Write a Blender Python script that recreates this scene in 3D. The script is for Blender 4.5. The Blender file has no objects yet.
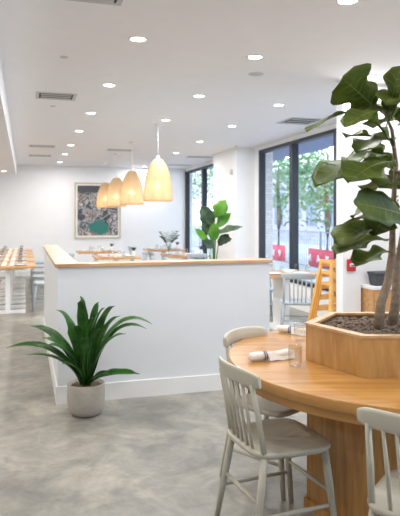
import bpy, math, random
from mathutils import Vector, Matrix
random.seed(7)
PI = math.pi
COL = bpy.context.scene.collection
EYE = 1.5
YAW = math.atan(175/590)
CF = Vector((math.sin(YAW), math.cos(YAW), 0)); CR = Vector((math.cos(YAW), -math.sin(YAW), 0))
def W(lat, d, z=0.0):
    p = CF*d + CR*lat; return Vector((p.x, p.y, z))
def at(px, py, d):                                    # a point read off the photograph at distance d
    return W((px-200)/590*d, d, EYE+(218-py)/590*d)

# ------------------------------------------------------------------ mesh helper
class MB:
    def __init__(s): s.v = []; s.f = []; s.sm = []
    def add(s, vs, fs, smooth=False):
        o = len(s.v); s.v += [tuple(v) for v in vs]
        for f in fs: s.f.append(tuple(i+o for i in f)); s.sm.append(smooth)
        return s
    def box(s, x0, x1, y0, y1, z0, z1, M=None):
        vs = [Vector((x, y, z)) for z in (z0, z1) for y in (y0, y1) for x in (x0, x1)]
        if M is not None: vs = [M @ v for v in vs]
        return s.add(vs, [(0,2,3,1),(4,5,7,6),(0,1,5,4),(2,6,7,3),(0,4,6,2),(1,3,7,5)])
    def prism(s, poly, z0, z1, smooth=False):
        n = len(poly)
        vs = [(p[0], p[1], z0) for p in poly]+[(p[0], p[1], z1) for p in poly]
        s.add(vs, [tuple(range(n-1, -1, -1)), tuple(range(n, 2*n))])
        o = len(s.v)-2*n
        for i in range(n):
            j = (i+1) % n; s.f.append((o+i, o+j, o+n+j, o+n+i)); s.sm.append(smooth)
        return s
    def tube(s, pts, rad, seg=10, cap=True, flat=1.0, side=None):
        pts = [Vector(p) for p in pts]; n = len(pts)
        if not hasattr(rad, '__len__'): rad = [rad]*n
        ref = Vector((0, 0, 1)) if side is None else Vector(side)
        vs = []
        for i, p in enumerate(pts):
            t = (pts[min(i+1, n-1)]-pts[max(i-1, 0)]).normalized()
            a = t.cross(ref)
            if a.length < 1e-3: a = t.cross(Vector((0, 1, 0)))
            a.normalize(); b = a.cross(t).normalized()
            for k in range(seg):
                q = 2*PI*k/seg; vs.append(p + a*math.cos(q)*rad[i] + b*math.sin(q)*rad[i]*flat)
        fs = [(i*seg+k, i*seg+(k+1) % seg, (i+1)*seg+(k+1) % seg, (i+1)*seg+k) for i in range(n-1) for k in range(seg)]
        s.add(vs, fs, True)
        if cap:
            o = len(s.v)-n*seg
            s.f.append(tuple(o+k for k in range(seg-1, -1, -1))); s.sm.append(False)
            s.f.append(tuple(o+(n-1)*seg+k for k in range(seg))); s.sm.append(False)
        return s
    def lathe(s, prof, seg=32, c=(0, 0, 0), smooth=True):
        vs = []
        for r, z in prof:
            for k in range(seg):
                q = 2*PI*k/seg; vs.append((c[0]+r*math.cos(q), c[1]+r*math.sin(q), c[2]+z))
        fs = [(i*seg+k, i*seg+(k+1) % seg, (i+1)*seg+(k+1) % seg, (i+1)*seg+k) for i in range(len(prof)-1) for k in range(seg)]
        return s.add(vs, fs, smooth)
    def grid(s, rows, smooth=True):
        m = len(rows[0]); vs = [p for r in rows for p in r]
        return s.add(vs, [(i*m+k, i*m+k+1, (i+1)*m+k+1, (i+1)*m+k) for i in range(len(rows)-1) for k in range(m-1)], smooth)
    def ball(s, c, r, seg=10, sz=1.0):
        n = max(4, seg//2)
        return s.lathe([(max(1e-4, r*math.sin(PI*i/n)), -r*sz*math.cos(PI*i/n)) for i in range(n+1)], seg, c)
    def build(s, name, mat, parent=None, bevel=0, solid=0, subd=0):
        me = bpy.data.meshes.new(name); me.from_pydata(s.v, [], s.f); me.update()
        me.polygons.foreach_set('use_smooth', s.sm)
        if mat: me.materials.append(mat)
        o = bpy.data.objects.new(name, me); COL.objects.link(o)
        if parent is not None: o.parent = parent
        if solid:
            m = o.modifiers.new('solid', 'SOLIDIFY'); m.thickness = solid; m.offset = 0
        if subd:
            m = o.modifiers.new('sub', 'SUBSURF'); m.levels = subd; m.render_levels = subd
        if bevel:
            m = o.modifiers.new('bevel', 'BEVEL'); m.width = bevel; m.segments = 2; m.limit_method = 'ANGLE'
        return o
def B(x0, x1, y0, y1, z0, z1): return MB().box(x0, x1, y0, y1, z0, z1)
def tag(o, label=None, cat=None, group=None, kind=None):
    if label: o['label'] = label
    if cat: o['category'] = cat
    if group: o['group'] = group
    if kind: o['kind'] = kind
    return o
def empty(name, loc=(0, 0, 0), rz=0, label=None, cat=None, group=None):
    o = bpy.data.objects.new(name, None); COL.objects.link(o); o.empty_display_size = .1
    o.location = loc; o.rotation_euler = (0, 0, rz)
    return tag(o, label, cat, group)
def kids(o): return [c for c in COL.objects if c.parent == o]
def dup(o, loc=None, rz=None, label=None, group=None, parent=None):
    c = o.copy(); COL.objects.link(c)
    if parent is not None: c.parent = parent
    if loc is not None: c.location = loc
    if rz is not None: c.rotation_euler = (0, 0, rz)
    if label: c['label'] = label
    if group: c['group'] = group
    for k in kids(o): dup(k, parent=c)
    return c
def struct(name, mb, mat, label=None, **k):
    o = mb.build(name, mat, **k); o['kind'] = 'structure'
    if label: o['label'] = label; 
    return o

# ------------------------------------------------------------------ materials
def nt(name):
    m = bpy.data.materials.new(name); m.use_nodes = True
    t = m.node_tree; return m, t, t.nodes['Principled BSDF']
def lin(c): return tuple(((x/255)/12.92 if x/255 <= .04045 else (((x/255)+.055)/1.055)**2.4) for x in c)+(1,)
def plain(name, rgb, rough=.5, metal=0, noise=.06, scale=6, bump=0, spec=.5, coat=0):
    m, t, b = nt(name); c = lin(rgb)
    b.inputs['Roughness'].default_value = rough; b.inputs['Metallic'].default_value = metal
    b.inputs['Specular IOR Level'].default_value = spec; b.inputs['Coat Weight'].default_value = coat
    tc = t.nodes.new('ShaderNodeTexCoord'); n = t.nodes.new('ShaderNodeTexNoise'); n.inputs['Scale'].default_value = scale
    n.inputs['Detail'].default_value = 4
    t.links.new(tc.outputs['Object'], n.inputs['Vector'])
    r = t.nodes.new('ShaderNodeValToRGB'); r.color_ramp.elements[0].position = .3; r.color_ramp.elements[1].position = .7
    r.color_ramp.elements[0].color = tuple(x*(1-noise) for x in c[:3])+(1,); r.color_ramp.elements[1].color = tuple(min(1, x*(1+noise)) for x in c[:3])+(1,)
    t.links.new(n.outputs['Fac'], r.inputs['Fac']); t.links.new(r.outputs['Color'], b.inputs['Base Color'])
    if bump:
        bp = t.nodes.new('ShaderNodeBump'); bp.inputs['Strength'].default_value = bump; bp.inputs['Distance'].default_value = .01
        t.links.new(n.outputs['Fac'], bp.inputs['Height']); t.links.new(bp.outputs['Normal'], b.inputs['Normal'])
    return m
def wood(name, a, c, stretch=(1, 12, 12), scale=3, rough=.35, coat=0.2):
    m, t, b = nt(name); b.inputs['Roughness'].default_value = rough; b.inputs['Coat Weight'].default_value = coat
    tc = t.nodes.new('ShaderNodeTexCoord'); mp = t.nodes.new('ShaderNodeMapping'); mp.inputs['Scale'].default_value = stretch
    n = t.nodes.new('ShaderNodeTexNoise'); n.inputs['Scale'].default_value = scale; n.inputs['Detail'].default_value = 8; n.inputs['Distortion'].default_value = .6
    t.links.new(tc.outputs['Object'], mp.inputs['Vector']); t.links.new(mp.outputs['Vector'], n.inputs['Vector'])
    r = t.nodes.new('ShaderNodeValToRGB'); e = r.color_ramp.elements
    e[0].position = .32; e[0].color = lin(a); e[1].position = .66; e[1].color = lin(c)
    t.links.new(n.outputs['Fac'], r.inputs['Fac']); t.links.new(r.outputs['Color'], b.inputs['Base Color'])
    bp = t.nodes.new('ShaderNodeBump'); bp.inputs['Strength'].default_value = .03; bp.inputs['Distance'].default_value = .002
    t.links.new(n.outputs['Fac'], bp.inputs['Height']); t.links.new(bp.outputs['Normal'], b.inputs['Normal'])
    return m
def emit(name, rgb, s):
    m, t, b = nt(name); b.inputs['Base Color'].default_value = lin(rgb)
    b.inputs['Emission Color'].default_value = lin(rgb); b.inputs['Emission Strength'].default_value = s; return m
def leafmat(name, a, c, rough=.35, trans=.25, scale=8):
    m, t, b = nt(name); b.inputs['Roughness'].default_value = rough
    tc = t.nodes.new('ShaderNodeTexCoord'); n = t.nodes.new('ShaderNodeTexNoise'); n.inputs['Scale'].default_value = scale; n.inputs['Detail'].default_value = 3
    t.links.new(tc.outputs['Object'], n.inputs['Vector'])
    r = t.nodes.new('ShaderNodeValToRGB'); e = r.color_ramp.elements; e[0].position = .3; e[0].color = lin(a); e[1].position = .7; e[1].color = lin(c)
    t.links.new(n.outputs['Fac'], r.inputs['Fac']); t.links.new(r.outputs['Color'], b.inputs['Base Color'])
    tr = t.nodes.new('ShaderNodeBsdfTranslucent'); t.links.new(r.outputs['Color'], tr.inputs['Color'])
    mx = t.nodes.new('ShaderNodeMixShader'); mx.inputs[0].default_value = trans
    t.links.new(b.outputs[0], mx.inputs[1]); t.links.new(tr.outputs[0], mx.inputs[2])
    t.links.new(mx.outputs[0], t.nodes['Material Output'].inputs['Surface']); return m
def glassmat(name, tint=(1, 1, 1), base=.05, edge=4):
    m, t, b = nt(name)
    tp = t.nodes.new('ShaderNodeBsdfTransparent'); tp.inputs['Color'].default_value = tint+(1,)
    gl = t.nodes.new('ShaderNodeBsdfGlossy'); gl.inputs['Roughness'].default_value = .03
    fr = t.nodes.new('ShaderNodeLayerWeight'); fr.inputs['Blend'].default_value = .5
    pw = t.nodes.new('ShaderNodeMath'); pw.operation = 'POWER'; pw.inputs[1].default_value = edge; t.links.new(fr.outputs['Facing'], pw.inputs[0])
    ad = t.nodes.new('ShaderNodeMath'); ad.operation = 'MULTIPLY_ADD'; ad.inputs[1].default_value = .5; ad.inputs[2].default_value = base; ad.use_clamp = True
    t.links.new(pw.outputs[0], ad.inputs[0])
    mx = t.nodes.new('ShaderNodeMixShader'); t.links.new(ad.outputs[0], mx.inputs[0])
    t.links.new(tp.outputs[0], mx.inputs[1]); t.links.new(gl.outputs[0], mx.inputs[2])
    t.links.new(mx.outputs[0], t.nodes['Material Output'].inputs['Surface']); return m
def concrete():
    m, t, b = nt('polished_concrete')
    tc = t.nodes.new('ShaderNodeTexCoord')
    def noise(s, d, dist=0):
        n = t.nodes.new('ShaderNodeTexNoise'); n.inputs['Scale'].default_value = s; n.inputs['Detail'].default_value = d; n.inputs['Distortion'].default_value = dist
        n.inputs['Roughness'].default_value = .68
        t.links.new(tc.outputs['Object'], n.inputs['Vector']); return n
    n1 = noise(1.7, 12, .7); n2 = noise(7, 12, .6)
    r = t.nodes.new('ShaderNodeValToRGB'); e = r.color_ramp.elements
    e[0].position = .34; e[0].color = lin((128, 126, 120)); e[1].position = .68; e[1].color = lin((184, 178, 164))
    x = e.new(.5); x.color = lin((154, 151, 143))
    t.links.new(n1.outputs['Fac'], r.inputs['Fac'])
    r2 = t.nodes.new('ShaderNodeValToRGB'); e = r2.color_ramp.elements
    e[0].position = .3; e[0].color = (.62, .64, .66, 1); e[1].position = .7; e[1].color = (1.1, 1.1, 1.1, 1)
    t.links.new(n2.outputs['Fac'], r2.inputs['Fac'])
    mx = t.nodes.new('ShaderNodeMix'); mx.data_type = 'RGBA'; mx.blend_type = 'MULTIPLY'; mx.inputs[0].default_value = .8
    t.links.new(r.outputs['Color'], mx.inputs[6]); t.links.new(r2.outputs['Color'], mx.inputs[7])
    t.links.new(mx.outputs[2], b.inputs['Base Color'])
    rr = t.nodes.new('ShaderNodeMapRange'); rr.inputs[3].default_value = .28; rr.inputs[4].default_value = .5
    t.links.new(n1.outputs['Fac'], rr.inputs[0]); t.links.new(rr.outputs[0], b.inputs['Roughness'])
    return m
def rattan():
    m, t, b = nt('woven_rattan')
    tc = t.nodes.new('ShaderNodeTexCoord'); sp = t.nodes.new('ShaderNodeSeparateXYZ'); t.links.new(tc.outputs['Object'], sp.inputs[0])
    def mth(op, a, c=None, v=None):
        n = t.nodes.new('ShaderNodeMath'); n.operation = op; t.links.new(a, n.inputs[0])
        if c is not None: t.links.new(c, n.inputs[1])
        if v is not None: n.inputs[1].default_value = v
        return n.outputs[0]
    ang = mth('ARCTAN2', sp.outputs['X'], sp.outputs['Y'])
    s1 = mth('SINE', mth('MULTIPLY', ang, v=22)); s2 = mth('SINE', mth('MULTIPLY', sp.outputs['Z'], v=150))
    pr = mth('MULTIPLY', s1, s2)
    r = t.nodes.new('ShaderNodeValToRGB'); e = r.color_ramp.elements
    e[0].position = .2; e[0].color = lin((214, 188, 148)); e[1].position = .8; e[1].color = lin((248, 236, 212))
    mr = t.nodes.new('ShaderNodeMapRange'); mr.inputs[1].default_value = -1; mr.inputs[2].default_value = 1; t.links.new(pr, mr.inputs[0])
    t.links.new(mr.outputs[0], r.inputs['Fac']); t.links.new(r.outputs['Color'], b.inputs['Base Color']); b.inputs['Roughness'].default_value = .7
    tr = t.nodes.new('ShaderNodeBsdfTranslucent'); t.links.new(r.outputs['Color'], tr.inputs['Color'])
    mx = t.nodes.new('ShaderNodeMixShader'); mx.inputs[0].default_value = .42
    t.links.new(b.outputs[0], mx.inputs[1]); t.links.new(tr.outputs[0], mx.inputs[2])
    tp = t.nodes.new('ShaderNodeBsdfTransparent'); mx2 = t.nodes.new('ShaderNodeMixShader')
    gt = mth('GREATER_THAN', pr, v=.4); g2 = mth('MULTIPLY', gt, v=.55); t.links.new(g2, mx2.inputs[0])
    t.links.new(mx.outputs[0], mx2.inputs[1]); t.links.new(tp.outputs[0], mx2.inputs[2])
    t.links.new(mx2.outputs[0], t.nodes['Material Output'].inputs['Surface']); return m
def artmat():
    m, t, b = nt('aerial_print'); b.inputs['Roughness'].default_value = .35
    tc = t.nodes.new('ShaderNodeTexCoord')
    def noise(s, d, dist):
        n = t.nodes.new('ShaderNodeTexNoise'); n.inputs['Scale'].default_value = s; n.inputs['Detail'].default_value = d; n.inputs['Distortion'].default_value = dist
        t.links.new(tc.outputs['Object'], n.inputs['Vector']); return n
    n = noise(2.6, 8, 2.2)
    r = t.nodes.new('ShaderNodeValToRGB'); e = r.color_ramp.elements
    e[0].position = .30; e[0].color = lin((58, 66, 78)); e[1].position = .70; e[1].color = lin((120, 96, 78))
    for p, c in ((.42, (70, 76, 84)), (.47, (190, 190, 194)), (.50, (110, 100, 98)), (.54, (96, 78, 68)), (.575, (222, 220, 218)), (.61, (120, 104, 98))):
        x = e.new(p); x.color = lin(c)
    t.links.new(n.outputs['Fac'], r.inputs['Fac'])
    sp = t.nodes.new('ShaderNodeSeparateXYZ'); t.links.new(tc.outputs['Object'], sp.inputs[0])
    # dark water towards the top of the picture
    add = t.nodes.new('ShaderNodeMath'); add.operation = 'MULTIPLY_ADD'; add.inputs[1].default_value = .5; t.links.new(n.outputs['Fac'], add.inputs[0]); t.links.new(sp.outputs['Z'], add.inputs[2])
    top = t.nodes.new('ShaderNodeMapRange'); top.inputs[1].default_value = 1.42; top.inputs[2].default_value = 1.5; t.links.new(add.outputs[0], top.inputs[0])
    m1 = t.nodes.new('ShaderNodeMix'); m1.data_type = 'RGBA'; m1.inputs[7].default_value = lin((72, 78, 86))
    t.links.new(top.outputs[0], m1.inputs[0]); t.links.new(r.outputs['Color'], m1.inputs[6])
    # teal rock pool
    mp = t.nodes.new('ShaderNodeMapping'); mp.inputs['Location'].default_value = (-.02, 0, -.30*2.4); mp.inputs['Scale'].default_value = (1.7, 0, 2.4)
    wob = noise(3, 3, 0); va = t.nodes.new('ShaderNodeVectorMath'); va.operation = 'MULTIPLY_ADD'; va.inputs[1].default_value = (.3, .3, .3)
    t.links.new(wob.outputs['Color'], va.inputs[0]); t.links.new(tc.outputs['Object'], va.inputs[2])
    v0 = t.nodes.new('ShaderNodeVectorMath'); v0.operation = 'SUBTRACT'; v0.inputs[1].default_value = (.15, .15, .15); t.links.new(va.outputs[0], v0.inputs[0])
    t.links.new(v0.outputs[0], mp.inputs['Vector'])
    ln = t.nodes.new('ShaderNodeVectorMath'); ln.operation = 'LENGTH'; t.links.new(mp.outputs['Vector'], ln.inputs[0])
    ps = t.nodes.new('ShaderNodeMapRange'); ps.inputs[1].default_value = .50; ps.inputs[2].default_value = .43; t.links.new(ln.outputs['Value'], ps.inputs[0])
    m2 = t.nodes.new('ShaderNodeMix'); m2.data_type = 'RGBA'; m2.inputs[7].default_value = lin((44, 122, 112))
    t.links.new(ps.outputs[0], m2.inputs[0]); t.links.new(m1.outputs[2], m2.inputs[6])
    t.links.new(m2.outputs[2], b.inputs['Base Color']); return m
def brick(name, a, c, mo, scale=4):
    m, t, b = nt(name); b.inputs['Roughness'].default_value = .8
    tc = t.nodes.new('ShaderNodeTexCoord'); mp = t.nodes.new('ShaderNodeMapping'); mp.inputs['Rotation'].default_value = (PI/2, 0, 0)
    br = t.nodes.new('ShaderNodeTexBrick'); br.inputs['Scale'].default_value = scale
    br.inputs['Color1'].default_value = lin(a); br.inputs['Color2'].default_value = lin(c); br.inputs['Mortar'].default_value = lin(mo)
    cb = t.nodes.new('ShaderNodeSeparateXYZ'); t.links.new(tc.outputs['Object'], cb.inputs[0])
    ad = t.nodes.new('ShaderNodeMath'); ad.operation = 'ADD'; t.links.new(cb.outputs['X'], ad.inputs[0]); t.links.new(cb.outputs['Y'], ad.inputs[1])
    co = t.nodes.new('ShaderNodeCombineXYZ'); t.links.new(ad.outputs[0], co.inputs['X']); t.links.new(cb.outputs['Z'], co.inputs['Y'])
    t.links.new(co.outputs[0], br.inputs['Vector']); t.links.new(br.outputs['Color'], b.inputs['Base Color']); return m

M = {}
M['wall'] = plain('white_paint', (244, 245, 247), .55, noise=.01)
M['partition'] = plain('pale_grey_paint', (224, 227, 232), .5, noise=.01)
M['ceil'] = plain('ceiling_paint', (244, 244, 246), .8, noise=.01)
M['trim'] = plain('trim_paint', (236, 236, 236), .4, noise=.01)
M['floor'] = concrete()
M['cap'] = wood('pale_oak_cap', (176, 134, 96), (206, 168, 130), (1, 6, 6), 2, .4)
M['oak'] = wood('honey_oak', (168, 114, 52), (200, 148, 80), (1.2, 14, 14), 2.2, .28, .4)
M['oakv'] = wood('honey_oak_upright', (158, 108, 52), (192, 140, 76), (14, 14, 1.2), 2.2, .35, .2)
M['oakb'] = wood('oak_edge_banding', (176, 124, 62), (196, 144, 78), (1.5, 1.5, 40), 1.5, .32, .3)
M['oakp'] = wood('planter_oak', (170, 122, 66), (202, 156, 96), (7, 7, 1.6), 2.4, .38, .2)
M['oakr'] = wood('planter_rim_oak', (190, 146, 96), (212, 172, 124), (6, 6, 2), 2, .38, .2)
M['ltoak'] = wood('light_oak', (190, 138, 84), (216, 168, 112), (2, 12, 12), 2.5, .4)
M['chair'] = plain('sage_grey_lacquer', (190, 186, 171), .38, noise=.03)
M['chairb'] = plain('blue_grey_lacquer', (178, 188, 196), .4, noise=.03)
M['white'] = plain('white_lacquer', (238, 238, 238), .35, noise=.01)
M['black'] = plain('black_frame', (30, 36, 46), .4, noise=.05)
M['dark'] = plain('dark_duct', (60, 60, 62), .6)
M['grille'] = plain('grille_enamel', (200, 200, 200), .5)
M['pot'] = plain('cement_pot', (176, 170, 162), .8, noise=.06, scale=30, bump=.2)
M['soil'] = plain('potting_soil', (92, 78, 66), .95, noise=.3, scale=40, bump=.6)
M['gravel'] = plain('brown_gravel', (112, 96, 82), .9, noise=.3, scale=60, bump=.6)
M['bark'] = plain('fig_bark', (134, 116, 98), .85, noise=.25, scale=40, bump=.8)
M['drac'] = leafmat('dracaena_leaf', (34, 76, 30), (70, 124, 50), .3, .15, 10)
M['fig'] = leafmat('fig_leaf', (68, 90, 26), (106, 122, 42), .48, .34, 9)
M['vein'] = leafmat('fig_vein', (128, 140, 72), (146, 156, 88), .45, .2, 9)
M['lime'] = leafmat('bright_leaf', (60, 130, 40), (128, 184, 60), .35, .3, 5)
M['dkleaf'] = leafmat('dark_leaf', (30, 62, 40), (76, 104, 72), .4, .2, 12)
M['stem'] = plain('green_stem', (84, 120, 56), .5)
M['linen'] = plain('white_linen', (240, 236, 230), .9, noise=.03, scale=60, bump=.3)
M['blue'] = plain('navy_stripe', (92, 104, 138), .9)
M['glass'] = glassmat('drinking_glass', (.98, .985, .99), .07, 2)
M['pane'] = glassmat('window_glass', (.95, .98, 1.0), .02)
M['rattan'] = rattan(); M['cane'] = plain('cane_strands', (204, 176, 134), .6)
M['red'] = plain('red_enamel', (196, 30, 40), .4)
M['greybox'] = plain('charcoal_felt', (78, 80, 88), .9, noise=.1, scale=40)
M['bluebot'] = plain('dark_blue_glass', (30, 50, 84), .2)
M['porcelain'] = plain('porcelain', (240, 240, 238), .25, noise=.01)
M['art'] = artmat()
M['matb'] = plain('print_border', (240, 238, 232), .6)
M['artf'] = plain('picture_frame_wood', (196, 182, 160), .5)
M['lamp'] = emit('downlight_lens', (255, 250, 240), 14)
M['bulb'] = emit('warm_bulb', (255, 226, 180), 14)
M['hc'] = wood('high_chair_wood', (222, 160, 78), (240, 186, 106), (3, 3, 3), 3, .4)
M['pbrick'] = brick('pale_brick', (226, 222, 220), (206, 200, 200), (176, 172, 174), 5)
M['pave'] = plain('pavement', (176, 178, 186), .9, noise=.1, scale=1)
M['road'] = plain('asphalt', (150, 152, 158), .9, noise=.1, scale=2)
M['facade'] = plain('pale_render', (176, 172, 192), .9, noise=.05)
M['dkglass'] = plain('far_window_glass', (104, 116, 146), .2)
M['treeleaf'] = leafmat('street_leaf', (84, 128, 92), (150, 186, 134), .6, .35, 2)
M['banner'] = plain('red_canvas', (206, 70, 92), .8)
M['metal'] = plain('grey_metal', (120, 128, 140), .5)
M['canopy'] = plain('canopy_blue_grey', (120, 132, 164), .8)

# ------------------------------------------------------------------ the room
HC = 2.87; XR = 4.3; YB = 15.9; XL = -4.6; YF = -4.0
struct('floor', B(XL-.2, XR+.2, YF-.2, YB+.2, -.12, 0), M['floor'], 'mottled grey polished concrete floor')
struct('ceiling', B(XL-.2, XR+.2, YF-.2, YB+.2, HC, HC+.15), M['ceil'])
struct('wall_back', B(XL-.2, XR+.2, YB, YB+.15, 0, HC), M['wall'])
struct('wall_left', B(XL-.15, XL, YF, YB, 0, HC), M['wall'])
struct('wall_front', B(XL-.2, XR+.2, YF-.15, YF, 0, HC), M['wall'])
struct('ceiling_soffit', B(XL, -.2, 7.0-9, 15.1, 2.55, HC), M['ceil'])
# right wall: sill, header and solid stretches between the windows
SILL, HEAD = .42, 2.79
runs = [(-3.4, 3.0, 3), (5.55, 10.49, 3), (12.55, 15.89, 3)]
wr = MB(); wr.box(XR, XR+.18, YF, YB, 0, SILL).box(XR, XR+.18, YF, YB, HEAD, HC)
prev = YF
for a, b_, n in runs:
    wr.box(XR, XR+.18, prev, a, SILL, HEAD); prev = b_
wr.box(XR, XR+.18, prev, YB, SILL, HEAD)
struct('wall_right', wr, M['wall'])
def window(n, a, b_, ms):
    f = MB(); t = .055
    f.box(XR-.02, XR+.1, a, a+t, SILL, HEAD).box(XR-.02, XR+.1, b_-t, b_, SILL, HEAD)
    f.box(XR-.02, XR+.1, a+t, b_-t, SILL, SILL+t).box(XR-.02, XR+.1, a+t, b_-t, HEAD-t, HEAD)
    w = struct('window_%d' % n, f, M['black'])
    e = [a+t]+ms+[b_-t]
    for y in ms: B(XR-.02, XR+.1, y-.055, y+.055, SILL+t, HEAD-t).build('mullion', M['black'], w)
    for i in range(len(e)-1):
        y0 = e[i]+(.055 if i else 0); y1 = e[i+1]-(.055 if i < len(e)-2 else 0)
        B(XR+.035, XR+.045, y0, y1, SILL+t, HEAD-t).build('pane', M['pane'], w)
window(1, -3.4, 3.0, [-1.3, .9]); window(2, 5.55, 10.49, [7.58, 9.07]); window(3, 12.55, 15.89, [14.25]); 
struct('wall_pillar', B(3.92, XR, 10.75, 12.2, 0, HC), M['wall'])
struct('wall_column', B(3.02, 3.22, 5.2, 5.33, 0, HC), M['wall'])
wd = MB(); OX0, OX1 = 3.72, 4.28
wd.box(3.22, OX0, 5.25, 5.33, 0, HC).box(OX0, OX1, 5.25, 5.33, 0, 1.32).box(OX0, OX1, 5.25, 5.33, 2.3, HC).box(OX1, XR, 5.25, 5.33, 0, HC)
struct('wall_divider', wd, M['wall'])
# half wall
px0, px1, py0 = .253, 2.10, 4.89; WT = .15; HW = 1.10; YW = 8.36
Lp = [(px0, py0), (px1, py0), (px1, py0+WT), (px0+WT, py0+WT), (px0+WT, YW), (px0, YW)]
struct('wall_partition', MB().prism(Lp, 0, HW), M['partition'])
o_ = .022
Lc = [(px0-o_, py0-o_), (px1+o_, py0-o_), (px1+o_, py0+WT+o_), (px0+WT+o_, py0+WT+o_), (px0+WT+o_, YW+o_), (px0-o_, YW+o_)]
struct('trim_1', MB().prism(Lc, HW, HW+.03), M['cap'], bevel=.004)
bb = MB(); q = .014
bb.box(px0-q, px1+q, py0-q, py0, 0, .14).box(px0-q, px0, py0, YW, 0, .14).box(px1, px1+q, py0, py0+WT, 0, .14)
struct('baseboard_partition', bb, M['trim'])
struct('baseboard_back', B(XL, XR, YB-.015, YB, 0, .12), M['trim'])

# ------------------------------------------------------------------ camera
cam = bpy.data.cameras.new('camera'); co = bpy.data.objects.new('camera', cam); COL.objects.link(co)
co.location = (0, 0, EYE); co.rotation_euler = (PI/2, 0, -YAW)
cam.sensor_fit = 'HORIZONTAL'; cam.sensor_width = 36; cam.lens = 590/400*36; cam.shift_y = -40/400
cam.dof.use_dof = True; cam.dof.focus_distance = 3.6; cam.dof.aperture_fstop = 5.0
cam.clip_end = 300
bpy.context.scene.camera = co

# ------------------------------------------------------------------ chairs
def bez(p0, p1, p2, n): return [Vector(p0)*(1-t)**2+Vector(p1)*2*t*(1-t)+Vector(p2)*t*t for t in [i/n for i in range(n+1)]]
def make_chair(name, label, mat, loc, rz, group=None):       # +Y is where the sitter looks; origin on the floor under the seat
    r = empty(name, loc, rz, label, 'chair', group)
    SZ = .45
    # saddle seat: rounded outline, lofted rings towards a scooped centre
    def outline(s, n=40):
        pts = []
        for k in range(n):
            a = 2*PI*k/n; c, d = math.cos(a), math.sin(a)
            e = .42; x = math.copysign(abs(c)**e, c); y = math.copysign(abs(d)**e, d)
            w = .225 - .02*(1-y)/2*1.2 ; pts.append((x*w*s, y*.205*s))
        return pts
    st = MB(); n = 40; rings = []
    for s, z in ((.80, -.030), (.95, -.026), (.995, -.012), (1.0, -.002), (.975, .004), (.9, .001), (.7, -.006), (.4, -.010), (.05, -.010)):
        rings.append([(x, y, SZ+z + (.004 if s < .95 and y > .1 else 0)) for x, y in outline(s, n)])
    rows = [rg+[rg[0]] for rg in rings]; st.grid(rows)
    st.f.append(tuple(range(n-1, -1, -1))); st.sm.append(False)
    o_c = 8*(n+1); st.f.append(tuple(o_c+k for k in range(n))); st.sm.append(True)
    st.build('seat', mat, r)
    tops = [(-.165, -.155), (.165, -.155), (-.175, .155), (.175, .155)]
    feet = [(-.205, -.225), (.205, -.225), (-.205, .205), (.205, .205)]
    def lp(i, z):
        t = (SZ-.02-z)/(SZ-.02); return Vector((tops[i][0]+(feet[i][0]-tops[i][0])*t, tops[i][1]+(feet[i][1]-tops[i][1])*t, z))
    for i in range(4):
        MB().tube([lp(i, SZ-.02), lp(i, .28), lp(i, .0)], [.0165, .018, .0125], 12).build('leg', mat, r)
    for a, b_, z in ((0, 2, .17), (1, 3, .17), (2, 3, .23), (0, 1, .23)):
        MB().tube([lp(a, z), (lp(a, z)+lp(b_, z))/2, lp(b_, z)], [.008, .011, .008], 8).build('stretcher', mat, r)
    # crest rail: bent board
    def rail(t):                                               # t -1..1
        return Vector((t*.205, -.255 + .055*t*t, .79-.012*t*t))
    rows = []
    for i in range(17):
        t = -1+i/8; p = rail(t)
        h = .040*(1-abs(t)**8*.35); d = .0105
        tn = (rail(min(1, t+.05))-rail(max(-1, t-.05))).normalized(); nn = Vector((-tn.y, tn.x, 0)).normalized()
        lean = Vector((0, -.16, 1)).normalized()
        ring = []
        for k in range(12):
            a = 2*PI*k/12; c, s_ = math.cos(a), math.sin(a)
            ring.append(p + nn*math.copysign(abs(c)**.6, c)*d + lean*math.copysign(abs(s_)**.7, s_)*h)
        rows.append(ring+[ring[0]])
    cr = MB(); cr.grid(rows)
    cr.f.append(tuple(range(12, -1, -1))[1:]); cr.sm.append(False); o = 16*13; cr.f.append(tuple(o+k for k in range(12))); cr.sm.append(False)
    cr.build('crest_rail', mat, r)
    for t in (-.80, .80):
        p = rail(t)-Vector((0, 0, .02)); b0 = Vector((t*.215, -.160, SZ-.005))
        MB().tube([b0, (b0+p)/2+Vector((0, .004, 0)), p], [.014, .0135, .011], 10).build('back_post', mat, r)
    for k in range(5):
        t = -.50+k*.25; p = rail(t)-Vector((0, 0, .02)); b0 = Vector((t*.19, -.178, SZ-.005))
        MB().tube([b0, (b0+p)/2+Vector((0, .004, 0)), p], [.0075, .0085, .006], 8).build('spindle', mat, r)
    return r
def camrot(fl, fd):                                            # angle for a chair that looks along (lat, depth)
    f = CR*fl+CF*fd; return math.atan2(f.y, f.x)-PI/2
def seatpos(bl, bd, fl, fd):
    l = math.hypot(fl, fd); return W(bl+fl/l*.255, bd+fd/l*.255)
c1 = make_chair('spindle_chair', 'grey-green spindle-back chair at the near left of the round table, its whole seat in view', M['chair'], seatpos(.133, 2.75, .93, .38), camrot(.93, .38))
dup(c1, seatpos(.24, 3.60, .74, -.67), camrot(.74, -.67), 'grey-green spindle-back chair mostly hidden behind the left rim of the round table')
dup(c1, seatpos(.715, 2.0, .60, .80), camrot(.60, .80), 'grey-green spindle-back chair cut off by the bottom right corner of the photo')

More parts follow.
